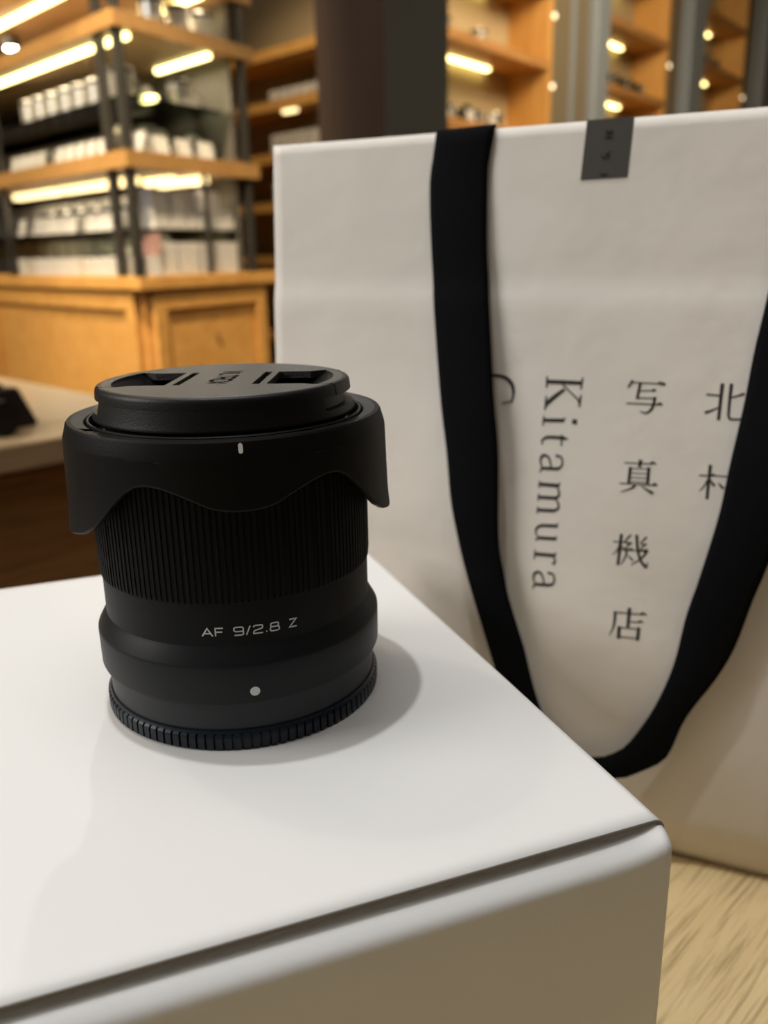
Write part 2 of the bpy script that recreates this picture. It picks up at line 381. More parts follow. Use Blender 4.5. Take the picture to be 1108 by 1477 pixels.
def write(text, f, width, gap, word, scale=1.0, mb=None):
    """lays text out from x = 0 and returns (mesh builder, total width)"""
    mb = mb or MB(); x = 0.0
    for ch in text:
        if ch == ' ': x += word*scale; continue
        wd, st = LET[ch]
        for s in st:
            stroke(mb, [(x+p[0]*scale, p[1]*scale, width) for p in s], f, 3, True)
            for p in s[1:-1]:      # round the joints
                k = 8; c = (x+p[0]*scale, p[1]*scale)
                mb.add([f(c[0]+width/2*math.cos(2*PI*i/k), c[1]+width/2*math.sin(2*PI*i/k)) for i in range(k)], [tuple(range(k))])
        x += (wd+gap)*scale
    return mb, x-gap*scale
_, tw = write('AF 9/2.8 Z', lambda x, y: (x, y, 0), 0.36, 0.85, 2.25)
TH0, TH1 = math.radians(-105.6), math.radians(-68.7)
ks = (TH1-TH0)*30.36/tw
b, _ = write('AF 9/2.8 Z', lambda x, y: cylpt(TH0 + x/30.36, 25.55 + y, 30.37), 0.30, 0.85, 2.25, ks)
b.build('lettering', M['print_white'], barrel)
# focus ring with fine upright ribs
NF = 150
def fr_(th, r, z, k):
    if r > 30.5 and 33.0 < z < 62:
        ph = (th*NF/(2*PI)) % 1.0
        return r - (0.2 if ph > 0.62 else 0.0)
    return r
T = []
for i in range(NF):
    for q in (0.0, 0.3, 0.6, 0.64, 0.96): T.append(2*PI*(i+q)/NF)
lathe('focus_ring', [(30.0, 32.35), (30.45, 32.3), (30.62, 32.6), (30.66, 33.2), (30.75, 34.0), (30.75, 61.0), (30.3, 61.5), (30.0, 61.5)], M['rubber'], lens, rfun=fr_, thetas=T, smooth=40)
# front rim of the lens between hood and cap
lathe('front_rim', [(29.95, 61.2), (32.8, 61.2), (32.8, 61.9), (30.0, 61.9), (30.0, 65.4), (29.9, 66.2), (29.7, 66.4), (29.35, 66.4), (29.2, 66.1), (29.1, 63.0), (26.0, 62.5), (0.01, 62.5)], M['anod'], lens, n=256)
# reversed petal hood
DK = [0, 5, 10, 14.5, 20, 25, 30, 34, 38, 43, 48, 54, 62, 72, 80, 90]
ZK = [52.75, 52.95, 53.55, 54.9, 56.35, 57.4, 57.9, 57.6, 56.35, 53.8, 50.8, 47.8, 45.5, 44.1, 43.55, 43.4]
dd = np.linspace(-90, 270, 1441); fold = np.abs(((dd+90) % 180)-90)
zz_ = np.interp(fold, DK, ZK); kern = np.hanning(21); kern /= kern.sum()
zz_ = np.convolve(np.concatenate([zz_[-31:-1], zz_, zz_[1:31]]), kern, 'same')[30:-30]
def wave(th): return float(np.interp((math.degrees(th-FA)+90) % 360-90, dd, zz_))
def notch(th):
    d = math.degrees(th-FA) % 90.0
    return 1.0 if 22 < d < 29 else 0.0
hp = ['ri0', 'ri1', 'ri2', 'rt', 'ro', 'rc0', 'rc1', 'w0', 'w1', 'w2', 'w3', 'w4', 'in1', 'in0']
v = []; f = []; T = [2*PI*i/720 for i in range(720)]
for th in T:
    zb = wave(th); ni = 30.25 + (1.5 if notch(th) else 0.0)
    RB = 35.0 + (63.0-zb)*0.045
    prof = [(ni, 62.0), (ni, 65.9), (ni+0.25, 66.12), (32.9, 66.58), (33.84, 66.50), (34.15, 66.1), (34.95, 63.35), (35.05, 62.7), (35.0+(63-zb-6)*0.045*0.8, zb+5.0), (RB, zb+0.45), (RB-0.12, zb+0.12), (RB-0.45, zb), (RB-1.2, zb+0.05), (RB-1.45, zb+0.4), (33.3, 61.5), (ni, 62.0)]
    v += [cylpt(th, z, r) for r, z in prof]
m = len(prof)
for i in range(720):
    j = (i+1) % 720
    for k in range(m-1): f.append((i*m+k, j*m+k, j*m+k+1, i*m+k+1))
hood = mesh('lens_hood', v, f, M['hood'], lens, 11)
b = MB(); th0 = math.radians(-86.7)
pts = []
n = 9
for i in range(n): a = PI*i/(n-1); pts.append((0.42*math.cos(a), 0.55+0.42*math.sin(a)))
for i in range(n): a = PI+PI*i/(n-1); pts.append((0.42*math.cos(a), -0.55+0.42*math.sin(a)))
def hoodpt(x, y):
    z = 64.95 + y*0.98; r = 34.15 + (66.1-z)*(0.80/2.75) + 0.05
    return cylpt(th0 + x/r, z, r)
b.add([hoodpt(0, 0)] + [hoodpt(*p) for p in pts], [(0, i+1, (i+1) % len(pts)+1) for i in range(len(pts))])
b.build('index_mark', M['mark_white'], hood)
# front cap
CA = math.radians(-12.0)
ZT = 73.48
def secs(th): return (math.degrees(th-CA) + 180) % 360 - 180
def capr(th, r, z, k):
    d = abs(secs(th)); d = min(d, 180-d)            # 0 along the grip axis
    if 6 <= k <= 9 and d < 33.0: return r - 1.7     # window under the grip lip
    if 1 <= k <= 5 and 22.6 < d < 23.5: return r - 0.35
    return r
cprof = [(25.9, ZT), (26.6, ZT-0.02), (27.05, ZT-0.18), (27.35, ZT-0.55), (27.48, ZT-1.1), (27.62, 71.0), (27.63, 70.9), (27.65, 70.75), (28.12, 68.6), (28.14, 68.5), (28.16, 68.4), (28.42, 67.3), (28.5, 67.0), (28.45, 66.75), (28.2, 66.6), (27.5, 66.55), (26.0, 64.0), (25.5, 64.0), (25.5, 72.4)]
T = []
for i in range(720): T.append(2*PI*i/720)
capo = lathe('front_cap', cprof, M['plastic'], lens, rfun=capr, thetas=T, smooth=32)
def capf(u, vv, z): return (u*math.cos(CA)-vv*math.sin(CA), u*math.sin(CA)+vv*math.cos(CA), z)
def recess(sg):
    main = [(10.75, -9.7)]
    uu = math.sqrt(24.0**2-11.0**2)
    main += [(18.0, -9.7), (20.8, -11.3)]
    for i in range(11):
        a = math.radians(-27.5+55*i/10); main.append((24.0*math.cos(a), 24.0*math.sin(a)))
    main += [(20.8, 11.3), (18.0, 9.7), (10.75, 9.7)]
    slot = [(7.6, -9.7), (9.2, -9.7), (9.2, 9.7), (7.6, 9.7)]
    return [[(sg*u, vv) for u, vv in l] for l in (main, slot)]
outer = [(25.95*math.cos(2*PI*i/180), 25.95*math.sin(2*PI*i/180)) for i in range(180)]
loops = [outer] + recess(1) + recess(-1)
flat = [p for l in loops for p in l]
tri = tessellate_polygon([[Vector((p[0], p[1], 0)) for p in l] for l in loops])
v = [capf(x, y, ZT) for x, y in flat] + [capf(x, y, 71.9) for x, y in flat]; n = len(flat)
f = [tuple(t) for t in tri] + [tuple(i+n for i in reversed(t)) for t in tri]
o0 = 0
for l in loops:
    k = len(l)
    if o0: f += [(o0+i, o0+(i+1) % k, n+o0+(i+1) % k, n+o0+i) for i in range(k)]
    o0 += k
face = mesh('cap_face', v, f, M['captop'], capo)
b = MB(); b.cyl(0, 0, 69.2, 69.4, 25.4, n=96); b.build('cap_floor', M['dark'], capo)
for sg in (1, -1):
    b = MB(); fr0 = lambda u, vv: capf(u, vv, 0)[:2]
    for k in range(3): b.obl(fr0, min(sg*11.2, sg*21.5), max(sg*11.2, sg*21.5), 3.0+2.2*k, 3.5+2.2*k, 69.4, 71.2-0.3*k)
    b.build('spring_guide', M['plastic'], capo)
    # slanting finger wall under the outer arc
    v = []; f = []; A = [math.radians(-27+54*i/16) for i in range(17)]
    for a in A: v += [capf(sg*24.05*math.cos(a), 24.05*math.sin(a), ZT-0.35), capf(sg*(24.05*math.cos(a)-4.2), 23.0*math.sin(a), 70.2)]
    f = [(2*i, 2*i+2, 2*i+3, 2*i+1) for i in range(16)]
    mesh('finger_grip', v, f, M['hood'], capo, 40)
    # straight seams from the recess to the rim
    for sv in (1, -1):
        b = MB(); b.obl(fr0, min(sg*20.9, sg*24.6), max(sg*20.9, sg*24.6), sv*10.9-0.14, sv*10.9+0.14, ZT-0.3, ZT+0.012)
        b.build('seam', M['dark'], capo)
_, tw = write('VILTROX', lambda x, y: (x, y, 0), 0.3, 0.75, 1)
ks = 20.4/tw; k2 = 4.1/2.5
# reads from the far side towards the camera, letters standing towards the right
b, _ = write('VILTROX', lambda x, y: capf(-2.1 + y*k2/ks, 12.0 - x, ZT+0.02), 0.62, 0.75, 1, ks)
b.build('lettering', M['dark'], capo)

# ---------------------------------------------------------------- paper carrier bag behind the carton
A0 = np.array([143.41, 44.14, -108.0]); TD = np.array([0.82169, -0.56992, 0.0]); ND = np.array([0.56992, 0.82169, 0.0])
UP = ND*0.08 + np.array([0, 0, 1.0]); UP /= np.linalg.norm(UP); NB = np.cross(TD, UP); NB = NB if NB @ ND > 0 else -NB
S0, S1, WT = -159.2, 93.0, 246.6
def crumple(s, w_):
    d = 0.35*math.sin(s*0.051+w_*0.023) * math.sin(w_*0.037-s*0.013) + 0.22*math.sin(s*0.11+1.3+w_*0.05)*math.sin(w_*0.083+0.4)
    d *= min(1, max(WT-w_, 0)/25, max(w_, 0)/15)
    if w_ < 197.6:                       # inner cuff shows as a shallow step
        d += 0.75*min(1, (197.6-w_)/6.5)*math.exp(-max(191-w_, 0)/22)
    # the filled lower part bellies out
    if w_ > 20: k = 1-min((w_-20)/178, 1)**1.15
    else: k = math.sin(PI/2*max(w_, 0)/20)
    return d + 6.5*k*max(math.sin(PI*min(max((s-S0)/(S1-S0), 0), 1)), 0)**0.5
def bagpt(s, w_, off=0.0):
    p = A0 + TD*s + UP*w_ - NB*(crumple(s, w_) + off)
    return (p[0], p[1], p[2] + 108.0)
bag = empty('paper_bag', (0, 0, Z0-0.108))
tag(bag, 'white paper carrier bag with black ribbon handle standing on the table behind the carton', 'shopping bag')
ns, nw = 64, 70
v = []; f = []
for j in range(nw+1):
    for i in range(ns+1): v.append(bagpt(S0+(S1-S0)*i/ns, WT*j/nw))
for j in range(nw):
    for i in range(ns): a = j*(ns+1)+i; f.append((a, a+1, a+ns+2, a+ns+1))
front = mesh('front_panel', v, f, M['paper'], bag, 60, recalc=False)
so = front.modifiers.new('thickness', 'SOLIDIFY'); so.thickness = 0.5*MM; so.offset = -1
DB = 76.0
def backpt(s, w_):
    p = A0 + TD*s + UP*w_ + ND*(DB*(1-w_/WT)**1.15 + 2.2)
    return (p[0], p[1], p[2]+108.0)
v = []; f = []
for j in range(21):
    for i in range(13): v.append(backpt(S0+(S1-S0)*i/12, WT*j/20))
for j in range(20):
    for i in range(12): a = j*13+i; f.append((a, a+1, a+14, a+13))
o = mesh('back_panel', v, f, M['paper'], bag, 60); so = o.modifiers.new('thickness', 'SOLIDIFY'); so.thickness = 0.4*MM
for s in (S0, S1):                       # pleated sides
    sg = 1 if s == S0 else -1; v = []; f = []
    for j in range(21):
        w_ = WT*j/20; a = np.array(bagpt(s, w_, -0.4)); c = np.array(backpt(s, w_)); k = (a+c)/2 + TD*sg*(2+16*(w_/WT))*min(1, np.linalg.norm(c-a)/30)
        v += [tuple(a), tuple(k), tuple(c)]
    for j in range(20):
        for i in range(2): a = j*3+i; f.append((a, a+1, a+4, a+3))
    mesh('side_gusset', v, f, M['paper'], bag, 20)
q = [bagpt(S0, 0, -0.4), bagpt(S1, 0, -0.4), backpt(S1, 0), backpt(S0, 0)]
mesh('bag_bottom', [(x, y, z+0.3) for x, y, z in q], [(0, 1, 2, 3)], M['paper'], bag)
# printed shop name
GLYPHS = {
 'sha': [[(-23.85,166.39,0.84),(-25.22,163.95,0.56)],[(-23.94,165.73,0.42),(-14.87,165.59,0.42)],[(-16.52,165.55,0.11),(-15.33,166.08,0.5),(-13.77,165.52,0.5),(-15.23,164.95,0.11)],[(-21.47,165.49,0.84),(-22.12,160.43,0.84)],[(-21.21,163.15,0.39),(-16.62,163.35,0.39)],[(-17.87,163.3,0.11),(-17.07,163.73,0.5),(-16.35,163.36,0.28)],[(-22.01,160.78,0.42),(-16.57,160.99,0.42)],[(-16.52,161.42,0.94),(-16.86,158.68,0.83),(-17.72,156.91,0.77),(-19.11,156.05,0.61),(-20.99,156.64,0.22)],[(-25.42,158.9,0.43),(-14.19,158.96,0.43)],[(-15.99,158.95,0.11),(-14.92,159.44,0.55),(-13.92,158.97,0.28)]],
 'shin': [[(-19.37,140.75,1.25),(-19.63,138.22,0.85)],[(-24.5,139.38,0.4),(-15.55,139.57,0.4)],[(-16.67,139.49,0.11),(-15.59,140.13,0.67),(-14.42,139.51,0.34)],[(-22.48,138.15,0.91),(-22.68,132.68,0.91)],[(-16.59,138.46,0.96),(-16.61,132.9,0.96)],[(-22.49,137.61,0.31),(-16.54,137.87,0.31)],[(-22.51,136.06,0.31),(-16.55,136.25,0.31)],[(-22.54,134.57,0.32),(-16.57,134.77,0.32)],[(-22.58,133.22,0.32),(-16.6,133.43,0.32)],[(-25.55,132.43,0.41),(-13.85,132.63,0.41)],[(-15.4,132.59,0.11),(-14.32,133.16,0.56),(-13.43,132.58,0.28)],[(-20.47,132.06,0.86),(-21.95,130.83,0.63),(-25.04,129.56,0.23)],[(-18.47,132.03,0.28),(-16.53,130.92,0.68),(-14.61,129.9,1.08)]],
 'ki': [[(-23.63,115.36,0.94),(-24.04,104.48,0.94)],[(-26.12,112.45,0.41),(-19.83,112.63,0.41)],[(-23.96,111.16,0.53),(-24.85,109.35,0.41),(-25.98,107.75,0.18)],[(-23.37,111.23,0.29),(-21.58,109.59,0.64)],[(-20.48,115.4,0.58),(-22.32,112.74,0.43),(-20.09,112.29,0.43)],[(-20.35,112.66,0.52),(-22.12,110.14,0.41),(-19.53,110.7,0.52)],[(-15.41,115.22,0.57),(-17.09,112.83,0.43),(-15.07,112.67,0.43)],[(-15.37,112.94,0.52),(-17.2,110.49,0.4),(-14.64,110.89,0.57)],[(-18.67,115.61,0.92),(-17.99,110.64,0.86),(-16.62,106.81,0.86),(-14.72,104.75,0.98)],[(-14.71,104.59,0.58),(-14.45,106.78,0.23)],[(-23.43,109.98,0.41),(-14.45,110.3,0.41)],[(-21.42,109.76,0.58),(-21.9,107.23,0.47),(-23.03,104.7,0.23)],[(-21.1,108.26,0.29),(-19.23,106.73,0.7)],[(-14.99,109.93,0.63),(-17.08,107.21,0.52),(-19.78,105.18,0.23)],[(-16.49,110.67,0.29),(-14.95,109.48,0.69)]],
 'ten': [[(-18.99,90.19,1.17),(-19.06,83.06,0.94)],[(-24.23,87.98,0.42),(-14.4,88.46,0.42)],[(-15.57,88.41,0.12),(-14.45,88.98,0.64),(-13.23,88.38,0.35)],[(-23.6,88.29,0.89),(-23.58,84.66,0.77),(-23.98,82.06,0.53),(-24.93,79.62,0.24)],[(-18.98,85.34,0.41),(-15.04,85.62,0.41)],[(-16.06,85.53,0.12),(-15.08,86.11,0.58),(-14.17,85.62,0.35)],[(-21.87,83.33,1.07),(-21.82,78.9,1.07)],[(-15.42,83.84,1.05),(-15.56,79.2,1.05)],[(-21.89,82.86,0.42),(-15.28,83.23,0.42)],[(-21.87,79.59,0.42),(-15.44,79.91,0.42)]],
 'kita': [[(3.34,166.53,1.04),(3.21,155.02,0.88)],[(-1.08,162.9,0.56),(3.15,162.71,0.5)],[(-0.97,157.16,0.95),(1.04,158.03,0.61),(3.02,159.13,0.39)],[(5.97,166.55,1.03),(5.9,162.14,0.87),(5.99,156.59,0.76)],[(5.99,156.59,0.77),(6.66,155.6,0.71),(8.71,155.63,0.6),(11.12,156.0,0.55),(11.6,158.06,0.22)],[(6.17,162.21,0.44),(8.02,162.81,0.54),(9.97,163.63,0.76)]],
 'mura': [[(2.18,140.79,1.01),(2.09,129.62,0.84)],[(-0.95,137.09,0.4),(3.37,137.31,0.4)],[(2.39,137.23,0.11),(3.34,137.68,0.68),(4.22,137.27,0.34)],[(1.73,135.8,0.56),(0.86,133.73,0.4),(-0.49,131.92,0.17)],[(2.57,135.87,0.39),(3.95,134.08,0.9)],[(4.07,137.38,0.39),(10.74,137.52,0.39)],[(8.19,141.04,0.83),(8.88,131.45,0.77),(7.19,130.98,0.28)],[(5.06,135.19,0.34),(6.67,133.52,0.84)]],
 'K_t': [[(-52.04,164.84,1.14),(-46.03,164.86,1.14),(-40.21,164.81,1.14)],[(-52.17,166.6,0.49),(-52.07,162.78,0.49)],[(-40.22,166.62,0.48),(-40.5,162.74,0.48)],[(-46.01,162.5,0.91),(-48.97,160.1,1.18),(-51.54,157.69,1.23)],[(-46.65,164.07,0.43),(-43.95,161.66,0.43),(-40.83,159.01,0.54)],[(-52.01,160.01,0.49),(-52.21,155.36,0.49)],[(-40.37,160.81,0.53),(-40.69,156.89,0.53)],[(-51.55,157.83,1.2),(-52.13,156.18,0.38)],[(-41.12,159.4,0.43),(-40.63,158.36,0.96)]],
 'i_t': [[(-52.33,151.83,1.05),(-48.85,151.95,1.05),(-45.51,152.08,1.05)],[(-52.41,153.24,0.44),(-52.54,149.96,0.44)],[(-45.73,152.07,0.81),(-45.26,153.17,0.22)],[(-42.7,151.89,1.39),(-41.09,151.88,1.39)]],
 't_t': [[(-43.64,145.93,0.27),(-45.34,146.17,1.08),(-46.43,146.21,0.97),(-50.27,146.12,0.92),(-51.76,145.64,0.76),(-52.51,144.71,0.59),(-52.38,143.39,0.27)],[(-45.9,147.27,0.43),(-45.79,143.42,0.43)]],
 'a_t': [[(-52.18,135.27,0.89),(-49.06,135.41,0.95),(-46.58,135.56,0.89),(-45.39,136.43,0.62),(-45.08,137.97,0.5),(-45.59,139.58,0.56),(-47.13,140.01,0.73)],[(-46.81,140.17,0.71),(-47.39,139.8,0.93)],[(-48.94,135.73,0.44),(-49.24,137.5,0.5),(-49.9,139.11,0.61),(-51.33,139.88,0.83),(-52.41,139.19,0.78),(-52.68,137.65,0.55),(-52.17,136.02,0.44),(-51.57,135.43,0.39)],[(-52.12,135.27,0.67),(-52.78,133.66,0.22)]],
 'm_t': [[(-52.44,129.65,1.12),(-45.75,129.72,1.12)],[(-52.5,125.1,1.01),(-46.58,125.33,1.01)],[(-52.54,120.59,1.01),(-46.84,120.88,1.01)],[(-46.42,129.3,0.39),(-45.68,127.84,0.55),(-45.59,126.32,0.72),(-46.72,125.31,0.94)],[(-46.62,125.1,0.39),(-45.63,123.52,0.56),(-45.52,121.85,0.72),(-46.98,120.87,0.94)],[(-52.57,130.9,0.39),(-52.7,128.37,0.39)],[(-52.63,126.41,0.39),(-52.69,123.76,0.39)],[(-52.63,121.91,0.39),(-52.73,119.25,0.39)],[(-45.89,129.77,0.77),(-45.49,130.91,0.22)]],
 'u_t': [[(-45.51,115.63,1.0),(-48.43,115.46,1.0),(-50.8,115.26,0.94),(-52.24,114.49,0.78),(-52.78,113.21,0.56),(-52.34,111.7,0.44),(-51.35,110.9,0.39)],[(-45.61,111.11,1.0),(-51.91,110.84,1.0)],[(-45.29,116.92,0.22),(-45.51,115.26,0.55)],[(-45.41,112.29,0.22),(-45.58,110.75,0.56)],[(-52.18,110.72,0.68),(-52.45,109.55,0.23)]],
 'r_t': [[(-52.45,104.98,1.08),(-45.47,105.19,1.08)],[(-52.58,106.54,0.4),(-52.67,103.02,0.4)],[(-45.52,105.24,0.78),(-45.27,106.4,0.22)],[(-46.14,104.88,0.28),(-45.42,103.83,0.5),(-45.3,102.85,0.67)],[(-45.72,102.8,0.84),(-45.66,102.01,1.01)]],
 'a_t2': [[(-52.11,94.08,0.92),(-48.68,94.3,0.98),(-46.42,94.53,0.92),(-45.34,95.34,0.64),(-45.12,97.01,0.52),(-45.7,98.51,0.58),(-47.13,98.76,0.75)],[(-46.86,98.99,0.73),(-47.48,98.51,0.96)],[(-48.65,94.65,0.46),(-49.05,96.48,0.51),(-49.78,98.12,0.63),(-51.18,98.6,0.86),(-52.28,97.78,0.8),(-52.53,96.15,0.57),(-52.0,94.62,0.46),(-51.39,94.12,0.4)],[(-52.05,94.03,0.69),(-52.57,92.11,0.23)]],
 'C_t': [[(-67.37,156.79,0.45),(-63.78,157.71,0.45)],[(-64.0,157.2,0.51),(-63.43,160.66,0.89),(-64.55,163.96,1.14),(-67.19,165.86,0.95),(-71.37,166.19,0.89),(-75.54,165.05,1.14),(-77.71,161.86,1.14),(-77.1,156.91,0.51)]],
 'tape1': [[(-38.04,243.23,0.48),(-35.69,242.46,0.48)],[(-35.74,243.16,0.48),(-37.9,242.53,0.48)],[(-36.8,242.62,0.48),(-36.89,241.24,0.48)],[(-38.26,241.12,0.56),(-35.68,240.95,0.56)],[(-38.13,241.93,0.22),(-35.47,241.93,0.22)]],
 'tape2': [[(-35.97,237.25,0.26),(-37.09,236.17,0.48),(-38.1,234.73,0.63)],[(-38.93,236.02,0.45),(-37.74,234.89,0.45)],[(-37.59,236.64,0.41),(-36.2,235.24,0.41)],[(-36.49,236.84,0.26),(-36.89,234.58,0.26)]],
 'tape3': [[(-38.92,230.35,0.86),(-36.58,230.05,0.86)]],
}

b = MB()
for k in ('sha', 'shin', 'ki', 'ten', 'kita', 'mura', 'K_t', 'i_t', 't_t', 'a_t', 'm_t', 'u_t', 'r_t', 'a_t2', 'C_t'):
    for st in GLYPHS[k]: stroke(b, [(p[0], p[1], p[2]*(1.18 if k.endswith(('_t', '_t2')) else 1.05)) for p in st], lambda s, w_: bagpt(s, w_, 0.12), 5, len(st) == 2)
b.build('lettering', M['ink'], front)
# grey tape folded over the top edge
v = []; f = []
tl, tr, br, bl = (-44.1, WT+0.25), (-29.7, WT+0.25), (-30.5, 229.2), (-45.1, 229.0)
for j in range(9):
    k = j/8
    for i in range(9):
        h = i/8; s = (bl[0]*(1-k)+tl[0]*k)*(1-h) + (br[0]*(1-k)+tr[0]*k)*h; w_ = (bl[1]*(1-k)+tl[1]*k)*(1-h) + (br[1]*(1-k)+tr[1]*k)*h
        v.append(bagpt(s, w_, 0.22))
for i in range(9): s = tl[0]+(tr[0]-tl[0])*i/8; p = backpt(s, WT+0.25); v.append((p[0]+ND[0]*0.7, p[1]+ND[1]*0.7, p[2]+0.1))
for i in range(9): s = tl[0]+(tr[0]-tl[0])*i/8; p = backpt(s, WT-16); v.append((p[0]+ND[0]*0.7, p[1]+ND[1]*0.7, p[2]))
for j in range(10):
    for i in range(8): a = j*9+i; f.append((a, a+1, a+10, a+9))
tp = mesh('sealing_tape', v, f, M['tape'], bag, 50)
b = MB()
for k in ('tape1', 'tape2', 'tape3'):
    for st in GLYPHS[k]: stroke(b, st, lambda s, w_: bagpt(s, w_, 0.30), 4, len(st) == 2)
b.build('lettering', M['tape_ink'], tp)
# black ribbon handle: hangs from the top edge as one loop
LO = [(-94.7, 245.4), (-95.9, 235.2), (-96.3, 231.9), (-95.5, 216.9), (-93.6, 198.2), (-88.9, 161.9), (-85.0, 140.0), (-82.2, 121.1), (-77.3, 102.2), (-72.6, 88.2), (-64.5, 66.6)]
LI = [(-74.3, 245.9), (-75.8, 236.2), (-75.9, 230.9), (-74.9, 210.1), (-73.3, 195.1), (-69.5, 162.7), (-66.5, 141.3), (-64.5, 110.3), (-61.8, 97.6), (-59.9, 90.0), (-53.1, 72.0)]
BO = [(-64.5, 66.6), (-56, 46), (-44, 33), (-30, 27.5), (-14.6, 32.2)]
BI = [(-53.1, 72.0), (-47.5, 54.5), (-41, 42.5), (-33, 35.5), (-22.8, 37.4)]
RO = [(-14.6, 32.2), (-7.2, 37.5), (-2.0, 42.8), (1.6, 55.1), (4.9, 62.3), (10.7, 72.9), (15.1, 84.0), (18.8, 100.0), (22.0, 112.0), (27.0, 135.0), (31.0, 165.0), (35.0, 200.0), (37.0, 245.6)]
RI = [(-22.8, 37.4), (-16.3, 42.3), (-10.4, 52.5), (-6.1, 62.8), (-2.6, 75.5), (-0.4, 91.7), (2.5, 104.9), (6.4, 125.7), (8.1, 141.9), (10.3, 160.6), (11.6, 176.5), (13.7, 193.9), (15.5, 220.0), (17.0, 245.6)]
def resample(pts, n):
    P = np.array(catmull(pts, 8)); L = np.concatenate([[0], np.cumsum(np.hypot(*np.diff(P, axis=0).T))]); t = np.linspace(0, L[-1], n)
    return np.stack([np.interp(t, L, P[:, 0]), np.interp(t, L, P[:, 1])], 1)
eo = np.concatenate([resample(LO, 50)[:-1], resample(BO, 18)[:-1], resample(RO, 56)])
ei = np.concatenate([resample(LI, 50)[:-1], resample(BI, 18)[:-1], resample(RI, 56)])
n = len(eo); NC = 8; v = []; f = []
def under(s):                                    # tail of the ribbon behind the top edge, inside the bag
    return [(246.9, -0.2), (246.9, -1.0), (240.0, -1.4), (226.0, -1.4)]
rows = []
for i in range(n):
    t = i/(n-1); arm = math.sin(PI*t); off = 0.7 + 5.2*min(1, arm*1.6)**1.2
    row = []
    for k in range(NC+1):
        h = k/NC; s, w_ = eo[i]*(1-h) + ei[i]*h
        row.append((s, w_, off + 1.1*math.sin(PI*h) - 0.9*h*min(1, arm*2)))
    rows.append(row)
def tail(row): return [[(s, w_+dw, o_) for s, w_, _ in row] for dw, o_ in ((1.7, 0.35), (2.0, -0.6), (0.5, -1.2), (-18, -1.2))]
rows = tail(rows[0])[::-1] + rows + tail(rows[-1])
for row in rows: v += [bagpt(*p) for p in row]
for i in range(len(rows)-1):
    for k in range(NC): a = i*(NC+1)+k; f.append((a, a+1, a+NC+2, a+NC+1))
rb = mesh('ribbon_handle', v, f, M['ribbon'], bag, 70)
so = rb.modifiers.new('thickness', 'SOLIDIFY'); so.thickness = 0.7*MM; so.offset = 0

# ---------------------------------------------------------------- wooden display table at the left
X2, Y2 = 0.5416, 0.8499             # its near right corner on the room axes
dt = empty('display_table', (*room(X2, Y2), 0), RA)
tag(dt, 'wooden display table with dark front panel at the left behind the lens', 'table')
b = MB(); b.box(-1700, 0, 0, 800, 707, 740); b.build('tabletop', M['counter'], dt, bevel=3)
b = MB(); b.box(-1640, -60, 60, 740, 60, 707); b.build('cabinet_body', M['walnut'], dt, bevel=2)
b = MB(); b.box(-1600, -100, 100, 700, 0, 60); b.build('plinth', M['steel'], dt)
for k in range(3):
    b = MB(); b.box(-1630+k*524, -1630+k*524+510, 44, 60, 75, 695); d = b.build('door', M['walnut'], dt, bevel=2)
    h = MB(); h.box(-1630+k*524+470, -1630+k*524+482, 30, 44, 540, 660); h.build('handle', M['steel'], d, bevel=2)
# black camera lying on it, cut by the photo's left edge
cm = empty('compact_camera', (*room(0.372, 0.955), 0.740), RA+math.radians(16))
tag(cm, 'small black camera on the wooden display table', 'camera')
v = [(-150, 0, 0), (0, 0, 0), (0, 50, 0), (-150, 50, 0), (-144, 5, 52), (-22, 5, 52), (-22, 42, 52), (-144, 42, 52)]
b = MB(); b.hexa(v); b.build('body', M['leather'], cm, bevel=5)
b = MB(); b.cyl(-78, 22, 2, -32, 24, 22, axis='y'); b.v = [(x, y, z) for x, y, z in b.v]; b.build('lens', M['plastic'], cm, 40)
b = MB(); b.cyl(-42, 24, 51, 57, 8, 7.5); b.build('dial', M['steel'], cm, 40)

# ---------------------------------------------------------------- shop island with lit shelves
KX, KY = -216.6, 2397.9
dR = (math.cos(math.radians(48.7)), math.sin(math.radians(48.7))); dL = (math.cos(math.radians(123.7)), math.sin(math.radians(123.7)))
def isl(a, b_): return (dR[0]*a + dL[0]*b_, dR[1]*a + dL[1]*b_)
FL = 848.0                                      # parts are measured from the carton lid; the floor lies 848 below
def P(z): return z + FL
AE, BE = 510.0, 2400.0
ib = empty('island_counter', (KX*MM, KY*MM, 0)); tag(ib, 'honey coloured wooden base counter of the shop island behind the table', 'counter')
b = MB(); b.obl(isl, 0, AE+130, 0, BE, P(12), P(50)); b.build('counter_top', M['honey'], ib, bevel=3)
b = MB(); b.obl(isl, 42, AE+90, 42, BE-40, 60, P(12)); b.build('carcass', M['honey'], ib)
b = MB(); b.obl(isl, 70, AE+60, 70, BE-70, 0, 60); b.build('plinth', M['steel'], ib)
for k in range(2):                              # framed doors on the left face
    b0 = 70+k*1140; b1 = b0+1110
    b = MB(); b.obl(isl, 30, 42, b0, b1, 90, P(-2)); d = b.build('door', M['honey'], ib)
    r = MB()
    for q in ((b0, b1, P(-48), P(-2)), (b0, b1, 90, 140), (b0, b0+50, 140, P(-48)), (b1-50, b1, 140, P(-48))): r.obl(isl, 14, 30, *q)
    r.build('door_frame', M['honey'], d, bevel=2)
b = MB(); b.obl(isl, 60, AE+70, 30, 42, 90, P(-2)); d = b.build('door', M['honey'], ib)
r = MB()
for q in ((60, AE+70, P(-48), P(-2)), (60, AE+70, 90, 140), (60, 110, 140, P(-48)), (AE+20, AE+70, 140, P(-48))): r.obl(isl, q[0], q[1], 14, 30, q[2], q[3])
r.build('door_frame', M['honey'], d, bevel=2)
kn = MB(); kn.cyl(*isl(300, 4), P(-88), P(-76), 7); kn.build('knob', M['chrome'], d, 40)

